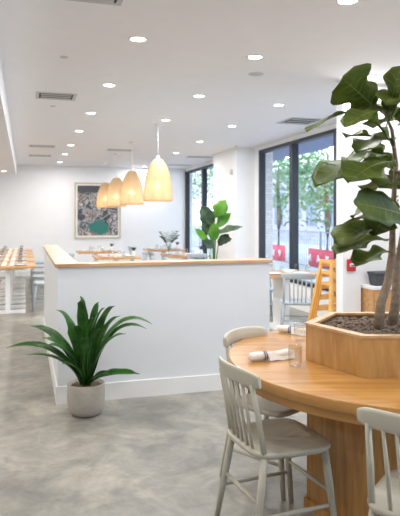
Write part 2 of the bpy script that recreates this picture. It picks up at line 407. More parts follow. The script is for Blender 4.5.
# ------------------------------------------------------------------ round table with planter
TC = W(1.09, 3.17); PC = W(.95, 3.07)
tb = empty('round_table', (TC.x, TC.y, 0), -YAW, 'large round honey oak communal table with a solid panelled base', 'table')
R0 = .935
MB().lathe([(.001, .712), (R0-.006, .712), (R0-.006, .7605), (.001, .7605)], 180, smooth=False).build('tabletop', M['oak'], tb)
MB().lathe([(R0-.006, .712), (R0-.002, .712), (R0, .716), (R0, .756), (R0-.003, .7605), (R0-.006, .7607)], 180).build('edge_band', M['oakb'], tb)
MB().lathe([(.75, .665), (R0-.03, .665), (R0-.03, .7115), (.75, .7115), (.75, .665)], 180, smooth=False).build('apron', M['oakb'], tb)
def hexa(r, c=(0, 0)): return [(c[0]+r*math.cos(PI+k*PI/3), c[1]+r*math.sin(PI+k*PI/3)) for k in range(6)]
off = (-.14, -.10)
MB().prism(hexa(.395, off), 0, .664).build('pedestal', M['oakv'], tb, bevel=.004)
MB().prism(hexa(.41, off), .0, .05).build('plinth', M['oakv'], tb)
pl = empty('planter_box', (PC.x, PC.y, .761), -YAW, 'hexagonal oak planter box of brown gravel on the round table', 'planter')
ph = .195
def ring(ro, ri, z0, z1):
    a, b_ = hexa(ro), hexa(ri); m = MB()
    for k in range(6):
        j = (k+1) % 6
        vs = [(a[k][0], a[k][1], z0), (a[j][0], a[j][1], z0), (b_[j][0], b_[j][1], z0), (b_[k][0], b_[k][1], z0),
              (a[k][0], a[k][1], z1), (a[j][0], a[j][1], z1), (b_[j][0], b_[j][1], z1), (b_[k][0], b_[k][1], z1)]
        m.add(vs, [(0,3,2,1),(4,5,6,7),(0,1,5,4),(2,3,7,6),(1,2,6,5),(3,0,4,7)])
    return m
ring(.40, .37, 0, ph-.012).build('side_panel', M['oakp'], pl)
ring(.405, .35, ph-.012, ph).build('rim', M['oakr'], pl)
sl = MB().prism(hexa(.366), .01, ph-.03)
so = sl.build('soil', M['gravel'], pl)
gv = MB()
for i in range(750):
    a = random.uniform(0, 2*PI); rr = .345*math.sqrt(random.random())
    # keep inside the hexagon
    if rr > .30 and rr*math.cos(((a) % (PI/3))-PI/6) > .295: continue
    s = random.uniform(.008, .016); gv.ball((rr*math.cos(a), rr*math.sin(a), ph-.03+random.uniform(0, .01)), s, 6, .7)
tag(gv.build('gravel', M['gravel'], pl), kind='stuff')

# fiddle-leaf fig
def interp(tab, t):
    for (a, va), (b_, vb) in zip(tab, tab[1:]):
        if t <= b_:
            u = (t-a)/(b_-a); u = u*u*(3-2*u); return va+(vb-va)*u
    return tab[-1][1]
FIG = [(0, .03), (.12, .42), (.32, .66), (.5, .54), (.75, 1.0), (.92, .72), (1, .06)]
OVAL = [(0, .03), (.2, .62), (.45, 1.0), (.75, .7), (1, .02)]
ROUND = [(0, .1), (.2, .74), (.55, 1), (.85, .78), (1, .12)]
STRAP = [(0, .55), (.25, .8), (.55, 1), (.8, .7), (1, .03)]
def leaf(mb, base, tip, width, up=(0, 0, 1), shape=FIG, arch=.1, fold=.25, wave=.02, n=14, mrib=None):
    base, tip, up = Vector(base), Vector(tip), Vector(up).normalized()
    L = (tip-base).length; ctrl = (base+tip)/2+up*arch*L
    c = bez(base, ctrl, tip, n); ph_ = random.uniform(0, 6)
    rows = []; mid = []
    for i, p in enumerate(c):
        t = i/n; tn = (c[min(i+1, n)]-c[max(i-1, 0)]).normalized()
        s = tn.cross(up)
        if s.length < 1e-3: s = tn.cross(Vector((1, 0, 0)))
        s.normalize(); nn = s.cross(tn).normalized(); w = width/2*interp(shape, t)
        row = []
        for u in (-1, -.66, -.33, 0, .33, .66, 1):
            k = 1+ .09*math.sin(t*17+ph_+u) if abs(u) == 1 else 1
            row.append(p + s*u*w*k + nn*(abs(u)**1.2*w*fold + wave*width*5*math.sin(t*13+ph_+(2 if u > 0 else 0))*abs(u)**2*.6))
        rows.append(row); mid.append(p+nn*(-.0))
    mb.grid(rows)
    if mrib is not None:
        mrib.tube(mid, [.0035*(1-.75*i/n) for i in range(n+1)], 6)
        for i in range(2, n-1, 2):
            for sgn in (0, 6):
                a = rows[i][3]; b_ = rows[min(n, i+2)][sgn]; mm = rows[min(n, i+1)][2 if sgn == 0 else 4]
                mrib.tube([a, mm, Vector(b_)*.9+Vector(a)*.1], [.0016, .0013, .0006], 5, cap=False)
fg = empty('fiddle_leaf_fig', (PC.x, PC.y, .761+ph-.03), 0, 'tall fiddle-leaf fig with broad wavy leaves rising out of the hexagonal planter', 'plant')
fo = fg.location.copy()
def L(v): return Vector(v)-fo
def trunk(pts, rads):
    ps = []
    for px, py, d in pts: ps.append(L(at(px, py, d)))
    return ps, rads
tk = MB()
zs = .761+ph-.03
def soilpt(px, d): p = at(px, 218, d); p.z = zs; return L(p)
ps = [soilpt(378, 3.0), L(at(381, 303, 3.02)), L(at(388, 282, 3.05)), L(at(392, 255, 3.05)), L(at(393, 210, 3.05)), L(at(396, 165, 3.03)), L(at(392, 130, 3.0)), L(at(382, 108, 2.98))]
tk.tube(ps, [.026, .024, .022, .019, .015, .012, .009, .005], 12); tk.build('trunk', M['bark'], fg)
tk = MB(); ps = [soilpt(392, 3.1), L(at(396, 300, 3.12)), L(at(397, 270, 3.12)), L(at(404, 230, 3.15)), L(at(408, 180, 3.15)), L(at(404, 130, 3.12)), L(at(406, 95, 3.1))]
tk.tube(ps, [.028, .025, .022, .018, .014, .011, .006], 12); tk.build('trunk', M['bark'], fg)
UP = Vector((0, 0, 1)); TOC = -CF
FL = [  # base px,py,d  tip px,py,d  width  normal (up weight, to camera weight, right weight)  arch fold
 ((379, 111, 2.98), (342, 78, 2.88), .245, (.25, -1.0, .35), .06, .12),
 ((377, 110, 2.98), (307, 132, 2.75), .13, (1, -.12, 0), .16, .2),
 ((394, 108, 3.00), (345, 127, 2.72), .125, (.8, .55, 0), .14, .25),
 ((394, 140, 3.02), (345, 137, 3.25), .15, (1, .25, 0), .08, .3),
 ((396, 138, 3.02), (357, 153, 2.80), .14, (.9, .4, 0), .14, .3),
 ((396, 152, 3.03), (316, 187, 2.78), .20, (1, .28, .1), .20, .2),
 ((396, 160, 3.02), (350, 182, 2.62), .22, (.75, .7, -.1), .14, .2),
 ((408, 216, 2.92), (354, 203, 2.66), .22, (.45, 1.0, .1), .06, .10),
 ((394, 215, 3.05), (338, 232, 3.25), .12, (1, .3, 0), .26, .3),
 ((394, 222, 3.05), (336, 244, 2.80), .17, (.9, .42, 0), .16, .25),
 ((394, 238, 3.05), (336, 254, 2.80), .15, (1, .32, 0), .12, .25),
 ((394, 250, 3.05), (357, 266, 2.85), .15, (.9, .3, 0), .14, .35),
 ((386, 128, 2.98), (401, 66, 2.80), .13, (.1, .8, -.9), .06, .2),
 ((396, 150, 3.02), (374, 122, 2.80), .17, (.5, .8, -.2), .1, .2),
 ((398, 118, 3.02), (372, 128, 3.30), .17, (.9, .4, 0), .12, .2),
 ((396, 172, 3.04), (362, 150, 3.25), .18, (.6, .8, 0), .1, .2),
 ((398, 200, 3.04), (374, 236, 2.85), .16, (.7, .7, -.3), .12, .25),
 ((398, 196, 3.04), (352, 218, 3.20), .15, (.9, .4, 0), .16, .25),
 ((400, 188, 3.00), (378, 186, 2.70), .16, (.8, .6, 0), .14, .25),
 ((396, 120, 3.02), (374, 104, 3.22), .15, (.7, .7, 0), .1, .2),
 ((398, 125, 3.02), (424, 108, 2.75), .20, (.8, .6, 0), .12, .2),
 ((404, 96, 3.10), (432, 74, 2.95), .20, (.3, .9, 0), .1, .2),
 ((406, 135, 3.12), (446, 140, 2.95), .20, (1, .4, 0), .16, .2),
 ((408, 180, 3.15), (452, 186, 3.0), .21, (.9, .4, 0), .16, .2),
 ((400, 170, 3.05), (420, 196, 2.70), .20, (.8, .6, 0), .16, .2),
 ((404, 230, 3.15), (446, 236, 3.1), .20, (.9, .4, 0), .16, .2),
 ((406, 120, 3.12), (400, 108, 3.45), .2, (.9, .5, 0), .12, .2),
 ((404, 170, 3.15), (395, 190, 3.50), .2, (.9, .2, 0), .16, .2),
 ((396, 185, 3.05), (366, 192, 3.40), .16, (1, .2, 0), .16, .2),
 ((404, 98, 3.10), (385, 104, 2.80), .15, (.7, .6, 0), .16, .3),
]
for b_, t_, w, nv, ar, fd in FL:
    lm, vm = MB(), MB()
    u = UP*nv[0]+TOC*nv[1]+CR*nv[2]
    bp, tp = L(at(*b_)), L(at(*t_)); pet = bp+(tp-bp)*.10
    rd_ = b_[0] == 408 and b_[1] == 216
    leaf(lm, pet, tp, w*(.86 if rd_ else 1.05), u, ROUND if rd_ else FIG, ar, fd, .004 if rd_ else .02, 16, vm)
    vm.tube([bp, pet], [.004, .0035], 6)
    lo = lm.build('leaf', M['fig'], fg, solid=.0015)
    vm.build('vein', M['vein'], lo)

# napkins and glasses on the round table
def make_napkin(loc, rz, label):
    r = empty('rolled_napkin', loc, rz, label, 'napkin')
    m = MB(); n = 16; pts = []; rd = []
    for i in range(n+1):
        t = i/n; pts.append((-.125+.25*t, .003*math.sin(t*7), .0245)); rd.append(.0205+.0022*math.sin(t*9)+(.002 if t > .75 else 0)-(.003 if i in (0, n) else 0))
    m.tube(pts, rd, 14); 
    # tucked spiral end and loose flap
    m.tube([(-.126, 0, .0245), (-.129, 0, .0245)], [.011, .007], 10)
    m.grid([[(-.02+.15*u, -.012-.022*v, (.043-.040*v)+.003*math.sin(u*9)) for v in (0, .35, .7, 1)] for u in (0, .25, .5, .75, 1)])
    o = m.build('cloth', M['linen'], r, solid=0)
    b = MB()
    for x in (-.042, -.030): b.tube([(x-.003, 0, .0245), (x+.003, 0, .0245)], .0236, 16, cap=False)
    b.build('stripe', M['blue'], r); return r
def ang(p, q): return math.atan2(q.y-p.y, q.x-p.x)
a_, b_ = W(.255, 3.03), W(.48, 3.12); m_ = (a_+b_)/2
n1 = make_napkin((m_.x, m_.y, .761), ang(a_, b_), 'rolled white napkin with a navy stripe, nearer of the two on the round table')
a_, b_ = W(.50, 3.83), W(.72, 3.68); m_ = (a_+b_)/2
dup(n1, (m_.x, m_.y, .761), ang(a_, b_), 'rolled white napkin farther back near the far rim of the round table')
def make_glass(loc, label=None, group=None, h=.10, r0=.033, name='drinking_glass'):
    t = .0018
    o = MB().lathe([(.001, .0), (r0*.9, .0), (r0, h*.12), (r0*1.06, h), (r0*1.06-t, h), (r0-t, h*.14), (r0*.85, .008), (.001, .008)], 28).build(name, M['glass'])
    o.location = loc; return tag(o, label, 'glass', group)
p = W(.475, 2.95); make_glass((p.x, p.y, .761), 'clear glass tumbler at the end of the nearer napkin on the round table')
p = W(.60, 3.56); make_glass((p.x, p.y, .761), 'clear glass tumbler standing behind the nearer one beside the farther napkin')

# ------------------------------------------------------------------ floor plant
PX = W(-.872, 4.52)
pp = empty('potted_dracaena', (PX.x, PX.y, 0), 0, 'spiky dark green plant in a round cement pot at the foot of the half wall', 'plant')
MB().lathe([(.001, .0), (.085, .0), (.112, .012), (.132, .05), (.1425, .11), (.1435, .18), (.142, .238), (.139, .242), (.130, .240), (.129, .19), (.001, .19)], 48).build('pot', M['pot'], pp)
MB().lathe([(.001, .222), (.06, .226), (.1, .216), (.1285, .206)], 32).build('soil', M['soil'], pp)
gv = MB()
for i in range(130):
    a = random.uniform(0, 2*PI); rr = .118*math.sqrt(random.random()); gv.ball((rr*math.cos(a), rr*math.sin(a), .222), random.uniform(.006, .011), 6, .7)
tag(gv.build('bark_chips', M['gravel'], pp), kind='stuff')
o0 = pp.location.copy()
DT = [((6, 348), -.10, .062), ((26, 355), -.34, .07), ((31, 326), -.02, .08), ((46, 345), -.30, .075), ((56, 310), -.05, .08), ((80, 296), -.10, .08), ((99, 302), .02, .07),
      ((105, 308), -.20, .065), ((115, 306), .0, .07), ((120, 316), .06, .065), ((152, 324), -.10, .072), ((140, 374), -.32, .075), ((66, 322), .04, .065), ((92, 318), -.24, .075),
      ((147, 329), -.02, .05), ((74, 326), -.28, .075), ((112, 374), -.26, .055), ((62, 364), -.30, .06), ((42, 338), -.16, .06), ((126, 334), -.22, .065), ((100, 330), -.36, .07), ((84, 338), -.4, .07)]
for di, ((tx, ty), dd, w) in enumerate(DT):
    tip = at(tx, ty, 4.50+dd)-o0
    if tip.y > 4.80-o0.y: tip.y = 4.80-o0.y
    rad = Vector((tip.x, tip.y, 0)); rad.normalize() if rad.length > .01 else None
    base = Vector((rad.x*.018, rad.y*.018, .215)); m = MB()
    Lh = math.hypot(tip.x, tip.y); Lz = max(.15, tip.z-.22)
    ctrl = base+Vector((rad.x*Lh*.35, rad.y*Lh*.35, Lz*(1.35 if di in (0, 10, 14) else .95)))
    n = 14; c = bez(base, ctrl, tip, n); rows = []; phs = random.uniform(0, 6)
    for i, q_ in enumerate(c):
        t = i/n; tn = (c[min(i+1, n)]-c[max(i-1, 0)]).normalized()
        upv = UP if abs(tn.z) < .93 else (TOC*.8-rad*.5)
        s = tn.cross(upv+TOC*.45); s.normalize(); nn = s.cross(tn).normalized(); ww = w/2*interp(STRAP, t)*(1+.06*math.sin(t*20+phs))
        tw = .35*math.sin(phs)*t; s2 = s*math.cos(tw)+nn*math.sin(tw); n2 = nn*math.cos(tw)-s*math.sin(tw)
        rows.append([q_+s2*u*ww+n2*abs(u)*ww*.45 for u in (-1, -.5, 0, .5, 1)])
    rows = [[Vector((p_.x, min(p_.y, 4.865-o0.y), p_.z)) for p_ in r_] for r_ in rows]
    m.grid(rows); m.build('leaf', M['drac'], pp, solid=.0016)

# ------------------------------------------------------------------ pendants
YP = [8.42, 10.6, 12.5, 14.3]
PLB = ['woven rattan dome pendant lamp, nearest and largest of the four in the row', 'woven rattan dome pendant lamp, second nearest of the four in the row',
       'woven rattan dome pendant lamp, third of the row, in front of the framed picture', 'woven rattan dome pendant lamp, farthest and smallest of the four in the row']
def make_pendant(loc, label):
    r = empty('pendant_lamp', loc, 0, label, 'pendant lamp', 'rattan pendant lamps')
    hh = .60; bz = 1.75-HC; prof = []
    for i in range(25):
        t = i/24
        rr = .21*math.sqrt(1-(t*.97)**2.0)*(1-.04*(1-t)**6)
        prof.append((max(rr, .035), bz+hh*t))
    s = MB().lathe(prof, 48).build('lamp_shade', M['rattan'], r, solid=.004)
    wv = MB()
    for i in range(0, 25):
        rr, zz = prof[i]
        if i == 24: continue
        wv.tube([((rr+.004+.003*(k % 2))*math.cos(2*PI*k/48), (rr+.004+.003*(k % 2))*math.sin(2*PI*k/48), zz+.004*(-1)**k) for k in range(49)], .0028, 5, cap=False)
    for k in range(30):
        a = 2*PI*k/30
        wv.tube([((p_+.003)*math.cos(a+.18*j/24), (p_+.003)*math.sin(a+.18*j/24), q_) for j, (p_, q_) in enumerate(prof)], .0028, 5)
    wv.build('weave', M['cane'], s)
    rm = MB()
    rm.tube([(.207*math.cos(2*PI*k/40), .207*math.sin(2*PI*k/40), bz) for k in range(41)], .006, 6, cap=False)
    rm.build('rim_ring', M['ltoak'], r)
    MB().tube([(0, 0, -.03), (0, 0, bz+hh)], .003, 6).build('cord', M['white'], r)
    MB().lathe([(.001, bz+hh+.06), (.02, bz+hh+.055), (.03, bz+hh+.01), (.032, bz+hh-.02), (.001, bz+hh-.02)], 20).build('cord_grip', M['white'], r)
    MB().lathe([(.001, 0), (.06, 0), (.058, -.022), (.03, -.03), (.001, -.03)], 24).build('canopy', M['white'], r)
    MB().ball((0, 0, bz+.22), .045, 16).build('bulb', M['bulb'], r)
    MB().tube([(0, 0, bz+.26), (0, 0, bz+hh-.02)], [.02, .012], 10).build('socket', M['white'], r)
    return r
p0 = make_pendant((1.86, YP[0], HC), PLB[0])
for i in (1, 2, 3): dup(p0, (1.86, YP[i], HC), 0, PLB[i])
for i in range(4):
    l = bpy.data.lights.new('pendant_glow', 'POINT'); l.energy = 3.4; l.color = (1, .91, .78); l.shadow_soft_size = .05
    o = bpy.data.objects.new('pendant_glow', l); COL.objects.link(o); o.location = (1.86, YP[i], 1.86)

# ------------------------------------------------------------------ ceiling fittings
def cpt(px, py):
    d = (HC-EYE)*590/(218-py); q = at(px, py, d); return q.x, q.y
vis = [((138, 39), 'in the nearest place of the left row'), ((109, 85), 'second of the left row'), ((91, 113), 'third of the left row'), ((79, 131), 'fourth of the left row'),
       ((71, 145), 'fifth of the left row'), ((65, 154), 'sixth of the left row'), ((60, 162), 'farthest of the left row, above the picture'),
       ((255, 57), 'nearest of the middle row, beside the speaker grille'), ((199, 96), 'second of the middle row'), ((165.5, 120), 'third of the middle row, by the first pendant canopy'), ((144, 166.5), 'farthest of the middle row, between the pendants'),
       ((279, 105), 'nearest of the right row, by the windows'), ((232, 126), 'second of the right row'), ((200, 141.7), 'third of the right row'), ((176, 153), 'farthest of the right row')]
def make_down(x, y, label):
    r = empty('ceiling_downlight', (x, y, HC), 0, label, 'ceiling light', 'recessed ceiling downlights')
    MB().lathe([(.075, 0), (.0745, -.004), (.062, -.006), (.055, 0)], 28).build('trim_ring', M['white'], r)
    MB().lathe([(.055, -.003), (.001, -.003)], 24).build('lens', M['lamp'], r); return r
d0 = None; spots = []
for (a, b_), lb in vis:
    x, y = cpt(a, b_); spots.append((x, y)); lab = 'round white recessed ceiling downlight, ' + lb
    if d0 is None: d0 = make_down(x, y, lab)
    else: dup(d0, (x, y, HC), 0, lab)
lamps = list(spots)+[(.83, 2.85), (1.95, 3.3), (3.2, 5.0), (3.2, 3.08), (.83, .8), (1.95, .8), (3.2, .8)]
for x, y in lamps[len(spots):]:
    dup(d0, (x, y, HC), 0, 'round recessed ceiling downlight above the fig, hidden behind its top leaves' if (x, y) == (3.2, 5.0) else 'round recessed ceiling downlight cut off by or above the top of the photo')
for x, y in lamps:
    l = bpy.data.lights.new('downlight', 'AREA'); l.shape = 'DISK'; l.size = .11; l.energy = 9.5 if y < 5.5 else 11.5; l.color = (1, .98, .955)
    o = bpy.data.objects.new('downlight', l); COL.objects.link(o); o.location = (x, y, HC-.02)
for x, y in ((-1.4, 13.6), (-1.4, 11.2), (-1.4, 8.8), (-1.4, 6.4), (-1.4, 4.0), (-1.4, 1.6), (-3.4, 12), (-3.4, 8), (-3.4, 4)):
    dup(d0, (x, y, 2.55), 0, 'round recessed downlight under the lowered ceiling, left of the photo edge')
    l = bpy.data.lights.new('downlight', 'AREA'); l.shape = 'DISK'; l.size = .11; l.energy = 13; l.color = (1, .92, .82)
    o = bpy.data.objects.new('downlight', l); COL.objects.link(o); o.location = (x, y, 2.53)
r = empty('soffit_downlight', (-.46, 13.9, 2.55), 0, 'small recessed downlight under the lowered ceiling at the far left edge', 'ceiling light')
MB().lathe([(.075, 0), (.0745, -.004), (.062, -.006), (.055, 0)], 28).build('trim_ring', M['white'], r); MB().lathe([(.055, -.003), (.001, -.003)], 24).build('lens', M['lamp'], r)
def make_vent(x, y, w, d, label, slots=3):
    r = empty('air_vent', (x, y, HC), 0, label, 'air vent', 'ceiling air vents')
    m = MB(); e = .035; t = .008
    m.box(-w/2, w/2, -d/2, -d/2+e, -t, 0).box(-w/2, w/2, d/2-e, d/2, -t, 0).box(-w/2, -w/2+e, -d/2+e, d/2-e, -t, 0).box(w/2-e, w/2, -d/2+e, d/2-e, -t, 0)
    m.build('frame', M['grille'], r)
    B(-w/2+e, w/2-e, -d/2+e, d/2-e, -.002, 0).build('backing', M['dark'], r)
    for k in range(slots):
        yy = -d/2+e+(d-2*e)*(k+.5)/slots
        B(-w/2+e+.02, w/2-e-.02, yy-.022, yy+.022, -.012, -.008).build('slat', M['grille'], r)
    return r
for (a, b_), w, d, lb in (((56, 96), .44, .36, 'white slotted ceiling vent left of the second downlight of the left row'), ((42, 146), .48, .32, 'small white ceiling vent near the lowered soffit, nearer of the pair'),
        ((40, 155.5), .48, .32, 'small white ceiling vent near the lowered soffit, farther of the pair'), ((300, 121), .5, .5, 'grey ceiling vent beside the large window, partly behind a fig leaf'),
        ((200, 157), .6, .3, 'far ceiling vent before the farther windows, right of two'), ((180, 165), .6, .3, 'far ceiling vent before the farther windows, left of two'), ((120, 150), .5, .3, 'small dark ceiling vent above the second pendant lamp')):
    x, y = cpt(a, b_); make_vent(x, y, w, d, lb)
x, y = cpt(96, 1); make_vent(x-.02, y-.16, .36, .36, 'large square ceiling vent cut off by the top edge of the photo', 4)
x, y = cpt(256, 74); tag(MB().lathe([(.001, -.006), (.07, -.006), (.078, 0)], 28).build('speaker_grille', M['grille']), 'round flat grey speaker grille on the ceiling behind the nearest middle downlight', 'speaker').location = (x, y, HC+.002)
for k, (a, b_, lb) in enumerate(((64, 57, 'tiny sprinkler cap on the ceiling nearest the camera'), (53, 106, 'tiny sprinkler cap on the ceiling just behind the first slotted vent'), (236, 146, 'tiny sprinkler cap on the ceiling in front of the white pillar'))):
    x, y = cpt(a, b_); o = tag(MB().lathe([(.001, -.012), (.02, -.012), (.035, -.003), (.036, 0)], 18).build('sprinkler_cap', M['grille']), lb, 'sprinkler'); o.location = (x, y, HC+.002)

# ------------------------------------------------------------------ picture
def yb(px, py):                                                # point on the back wall
    u = (px-200)/590; d = YB/(CF.y+u*CR.y); return at(px, py, d)
q0, q1 = yb(74.5, 183), yb(120.5, 238); pcx = (q0.x+q1.x)/2; pw = q1.x-q0.x; z0, z1 = q1.z+.0, yb(98, 183).z; phh = z1-z0
pc = empty('framed_picture', (pcx, YB, z0), 0, 'framed aerial photograph of a rocky shore with a teal pool on the back wall', 'picture')
fm = MB(); t = .03
fm.box(-pw/2, pw/2, -.04, 0, 0, t).box(-pw/2, pw/2, -.04, 0, phh-t, phh).box(-pw/2, -pw/2+t, -.04, 0, t, phh-t).box(pw/2-t, pw/2, -.04, 0, t, phh-t)
fm.build('frame', M['artf'], pc)
B(-pw/2+t, pw/2-t, -.02, -.002, t, phh-t).build('mat_board', M['matb'], pc)
B(-pw/2+.075, pw/2-.075, -.024, -.0205, .075, phh-.075).build('print', M['art'], pc)

# ------------------------------------------------------------------ wall fittings
fa = empty('fire_alarm', tuple(at(350.3, 265, 5.2/(CF.y+(150.3/590)*CR.y))), 0, 'small red fire alarm pull station on the white column', 'fire alarm')
fa.location.y = 5.201
B(-.042, .042, -.04, 0, -.06, .06).build('body', M['red'], fa, bevel=.006)
B(-.03, .03, -.052, -.0405, -.012, .018).build('pull_handle', M['white'], fa, bevel=.003)
B(-.022, .026, -.058, -.0525, -.004, .006).build('lever', M['black'], fa)
q = at(232, 172, 3.92/(CF.x+(32/590)*CR.x)); o = tag(MB().lathe([(.001, .03), (.05, .03), (.06, .0)], 24).build('wall_sensor', M['grille']), 'small round grey sensor high on the white pillar between the windows', 'sensor')
o.rotation_euler = (0, -PI/2, 0); o.location = (3.92, q.y, q.z)

# ------------------------------------------------------------------ console, box, bottle
cs = empty('side_cabinet', (3.245, 5.02, 0), 0, 'light oak cabinet with a white top against the wall beside the column', 'cabinet')
B(0, 1.0, 0.0, .225, .0, .80).build('body', M['ltoak'], cs)
B(-.008, 1.01, -.012, .228, .80, .83).build('countertop', M['white'], cs, bevel=.003)
for k in range(2): B(.012+k*.495, .495+k*.495, -.008, -.0005, .05, .785).build('door', M['ltoak'], cs)
bx = empty('storage_box', (3.40, 5.13, .831), 0, 'dark grey storage box on the white top of the side cabinet', 'box')
m = MB(); a, b_ = (.085, .06), (.10, .072)
vs = [(-a[0], -a[1], 0), (a[0], -a[1], 0), (a[0], a[1], 0), (-a[0], a[1], 0), (-b_[0], -b_[1], .11), (b_[0], -b_[1], .11), (b_[0], b_[1], .11), (-b_[0], b_[1], .11)]
m.add(vs, [(0,3,2,1),(4,5,6,7),(0,1,5,4),(1,2,6,5),(2,3,7,6),(3,0,4,7)]); m.build('body', M['greybox'], bx, bevel=.006)
m = MB(); m.box(-.106, .106, -.078, .078, .11, .135); m.build('lid', M['greybox'], bx, bevel=.006)
bt = MB().lathe([(.001, 0), (.035, 0), (.037, .02), (.037, .2), (.03, .24), (.014, .28), (.013, .35), (.016, .355), (.016, .37), (.001, .37)], 24).build('bottle', M['bluebot'])
bt.location = (3.60, 5.13, .831); tag(bt, 'dark blue bottle on the side cabinet behind the fig trunk', 'bottle')

# ------------------------------------------------------------------ small tableware kit
def make_plate(loc, label, group):
    o = MB().lathe([(.001, .0), (.07, .0), (.115, .014), (.118, .017), (.11, .016), (.07, .006), (.001, .006)], 24).build('plate', M['porcelain']); o.location = loc
    return tag(o, label, 'plate', group)
def make_fold(loc, label, group, rz=0):
    m = MB().box(-.035, .035, -.09, .09, 0, .018).box(-.03, .03, -.085, .085, .018, .026)
    o = m.build('folded_napkin', M['linen'], bevel=.005); o.location = loc; o.rotation_euler = (0, 0, rz); return tag(o, label, 'napkin', group)
def make_vase(loc, label, group):
    r = empty('bud_vase', loc, 0, label, 'vase', group)
    MB().lathe([(.001, 0), (.03, 0), (.038, .03), (.03, .07), (.018, .09), (.02, .1), (.015, .1), (.001, .02)], 18).build('vase', M['porcelain'], r)
    m = MB()
    for k in range(14):
        a = k*2.4; leaf(m, (0, 0, .09), (.06*math.cos(a), .06*math.sin(a), .13+.05*random.random()), .03, UP, OVAL, .2, .2, 0, 6)
    m.build('sprig', M['dkleaf'], r, solid=.001); return r

# left dining tables
def make_table(name, loc, w, d, label, group, ped):
    r = empty(name, loc, 0, label, 'table', group)
    B(-w/2, w/2, -d/2, d/2, .715, .75).build('tabletop', M['ltoak'], r, bevel=.004)
    for y in ped:
        B(-.035, .035, y-.035, y+.035, .05, .6855).build('column', M['white'], r)
        B(-w*.32, w*.32, y-.04, y+.04, 0, .05).build('foot', M['white'], r, bevel=.004)
        B(-w*.32, w*.32, y-.03, y+.03, .685, .714).build('top_bracket', M['white'], r)
    return r
rowwords = ['nearest', 'second', 'third', 'fourth', 'fifth and farthest']
TY = [10.0+k*1.12 for k in range(5)]
t0 = make_table('dining_table', (-.26, TY[0], 0), .84, .9, 'oak-topped dining table on white pedestals at the left edge, nearest of the row', 'tables along the left', [-.25, .25])
c2 = make_chair('dining_chair', 'pale blue-grey spindle chair tucked at the nearest left table', M['chairb'], (.33, TY[0], 0), PI/2, 'chairs along the left tables')
for k in range(1, 5):
    dup(t0, (-.26, TY[k], 0), 0, 'oak-topped dining table on white pedestals at the left edge, %s of the row' % rowwords[k])
    dup(c2, (.33, TY[k], 0), PI/2, 'pale blue-grey spindle chair tucked at the %s table of the left row' % rowwords[k])
first = {}
def put(kind, loc, label, group, rz=0):
    if kind not in first:
        first[kind] = {'plate': make_plate, 'fold': make_fold, 'vase': make_vase, 'glass': make_glass}[kind](loc, label, group); first[kind].rotation_euler[2] = rz
    else:
        o = dup(first[kind], loc, rz, label, group)
for y in TY:
    for dx, dy in ((-.2, -.2), (.2, -.2), (-.2, .2), (.2, .2)):
        put('plate', (-.26+dx, y+dy, .75), 'white plate on the oak tables along the left', 'plates on the left tables')
        put('fold', (-.26+dx*.3, y+dy*1.1, .75), 'folded white napkin on the oak tables along the left', 'napkins on the left tables')
        put('glass', (-.26+dx*.9, y+dy*.22, .75), 'small clear glass on the oak tables along the left', 'glasses on the left tables')

# tables behind the half wall
def sq_table(loc, w, label, name='square_table'):
    r = empty(name, loc, 0, label, 'table', 'tables behind the half wall')
    B(-w/2, w/2, -w/2, w/2, .715, .75).build('tabletop', M['ltoak'], r, bevel=.004)
    B(-.04, .04, -.04, .04, .02, .7145).build('column', M['white'], r)
    B(-.22, .22, -.22, .22, 0, .02).build('base_plate', M['white'], r, bevel=.004); return r
gl = 'tables behind the half wall'
tabs = [(1.72, 11.6, 'under the pendants, seen just over the half wall'), (3.15, 11.7, 'in front of the farther windows, nearer of two'), (1.55, 13.5, 'farther back under the pendants'), (3.2, 13.9, 'at the far corner window')]
s0 = None
for x, y, w_ in tabs:
    lb = 'oak-topped square table '+w_
    if s0 is None: s0 = sq_table((x, y, 0), .85, lb)
    else: dup(s0, (x, y, 0), 0, lb)
    for dx, dy in ((-.25, -.2), (.25, -.2), (-.25, .2), (.25, .2)):
        put('plate', (x+dx, y+dy, .75), 'white plate on the square tables behind the half wall', 'plates behind the half wall')
        put('glass', (x+dx*.4, y+dy*1.3, .75), 'small clear glass on the square tables behind the half wall', 'glasses behind the half wall')
        put('fold', (x+dx*.25, y+dy*.6, .75), 'folded white napkin on the square tables behind the half wall', 'napkins behind the half wall')
    put('vase', (x+.35, y, .75), 'bud vase with a green sprig on the square tables behind the half wall', 'bud vases behind the half wall')
for x, y, rz, lb in ((1.08, 11.55, -PI/2-.2, 'pale spindle chair at the left side of the table under the pendants'), (2.12, 11.75, PI/2, 'pale spindle chair at the right side of the table under the pendants'),
        (2.66, 11.7, -PI/2, 'pale spindle chair left of the table before the farther windows'), (3.15, 11.02, 0, 'pale spindle chair with its back to the camera at the table before the farther windows'),
        (.98, 13.5, -PI/2, 'pale spindle chair left of the farther table under the pendants'), (2.62, 13.9, -PI/2, 'pale spindle chair left of the far corner table')):
    dup(c2, (x, y, 0), rz, lb, 'chairs behind the half wall')
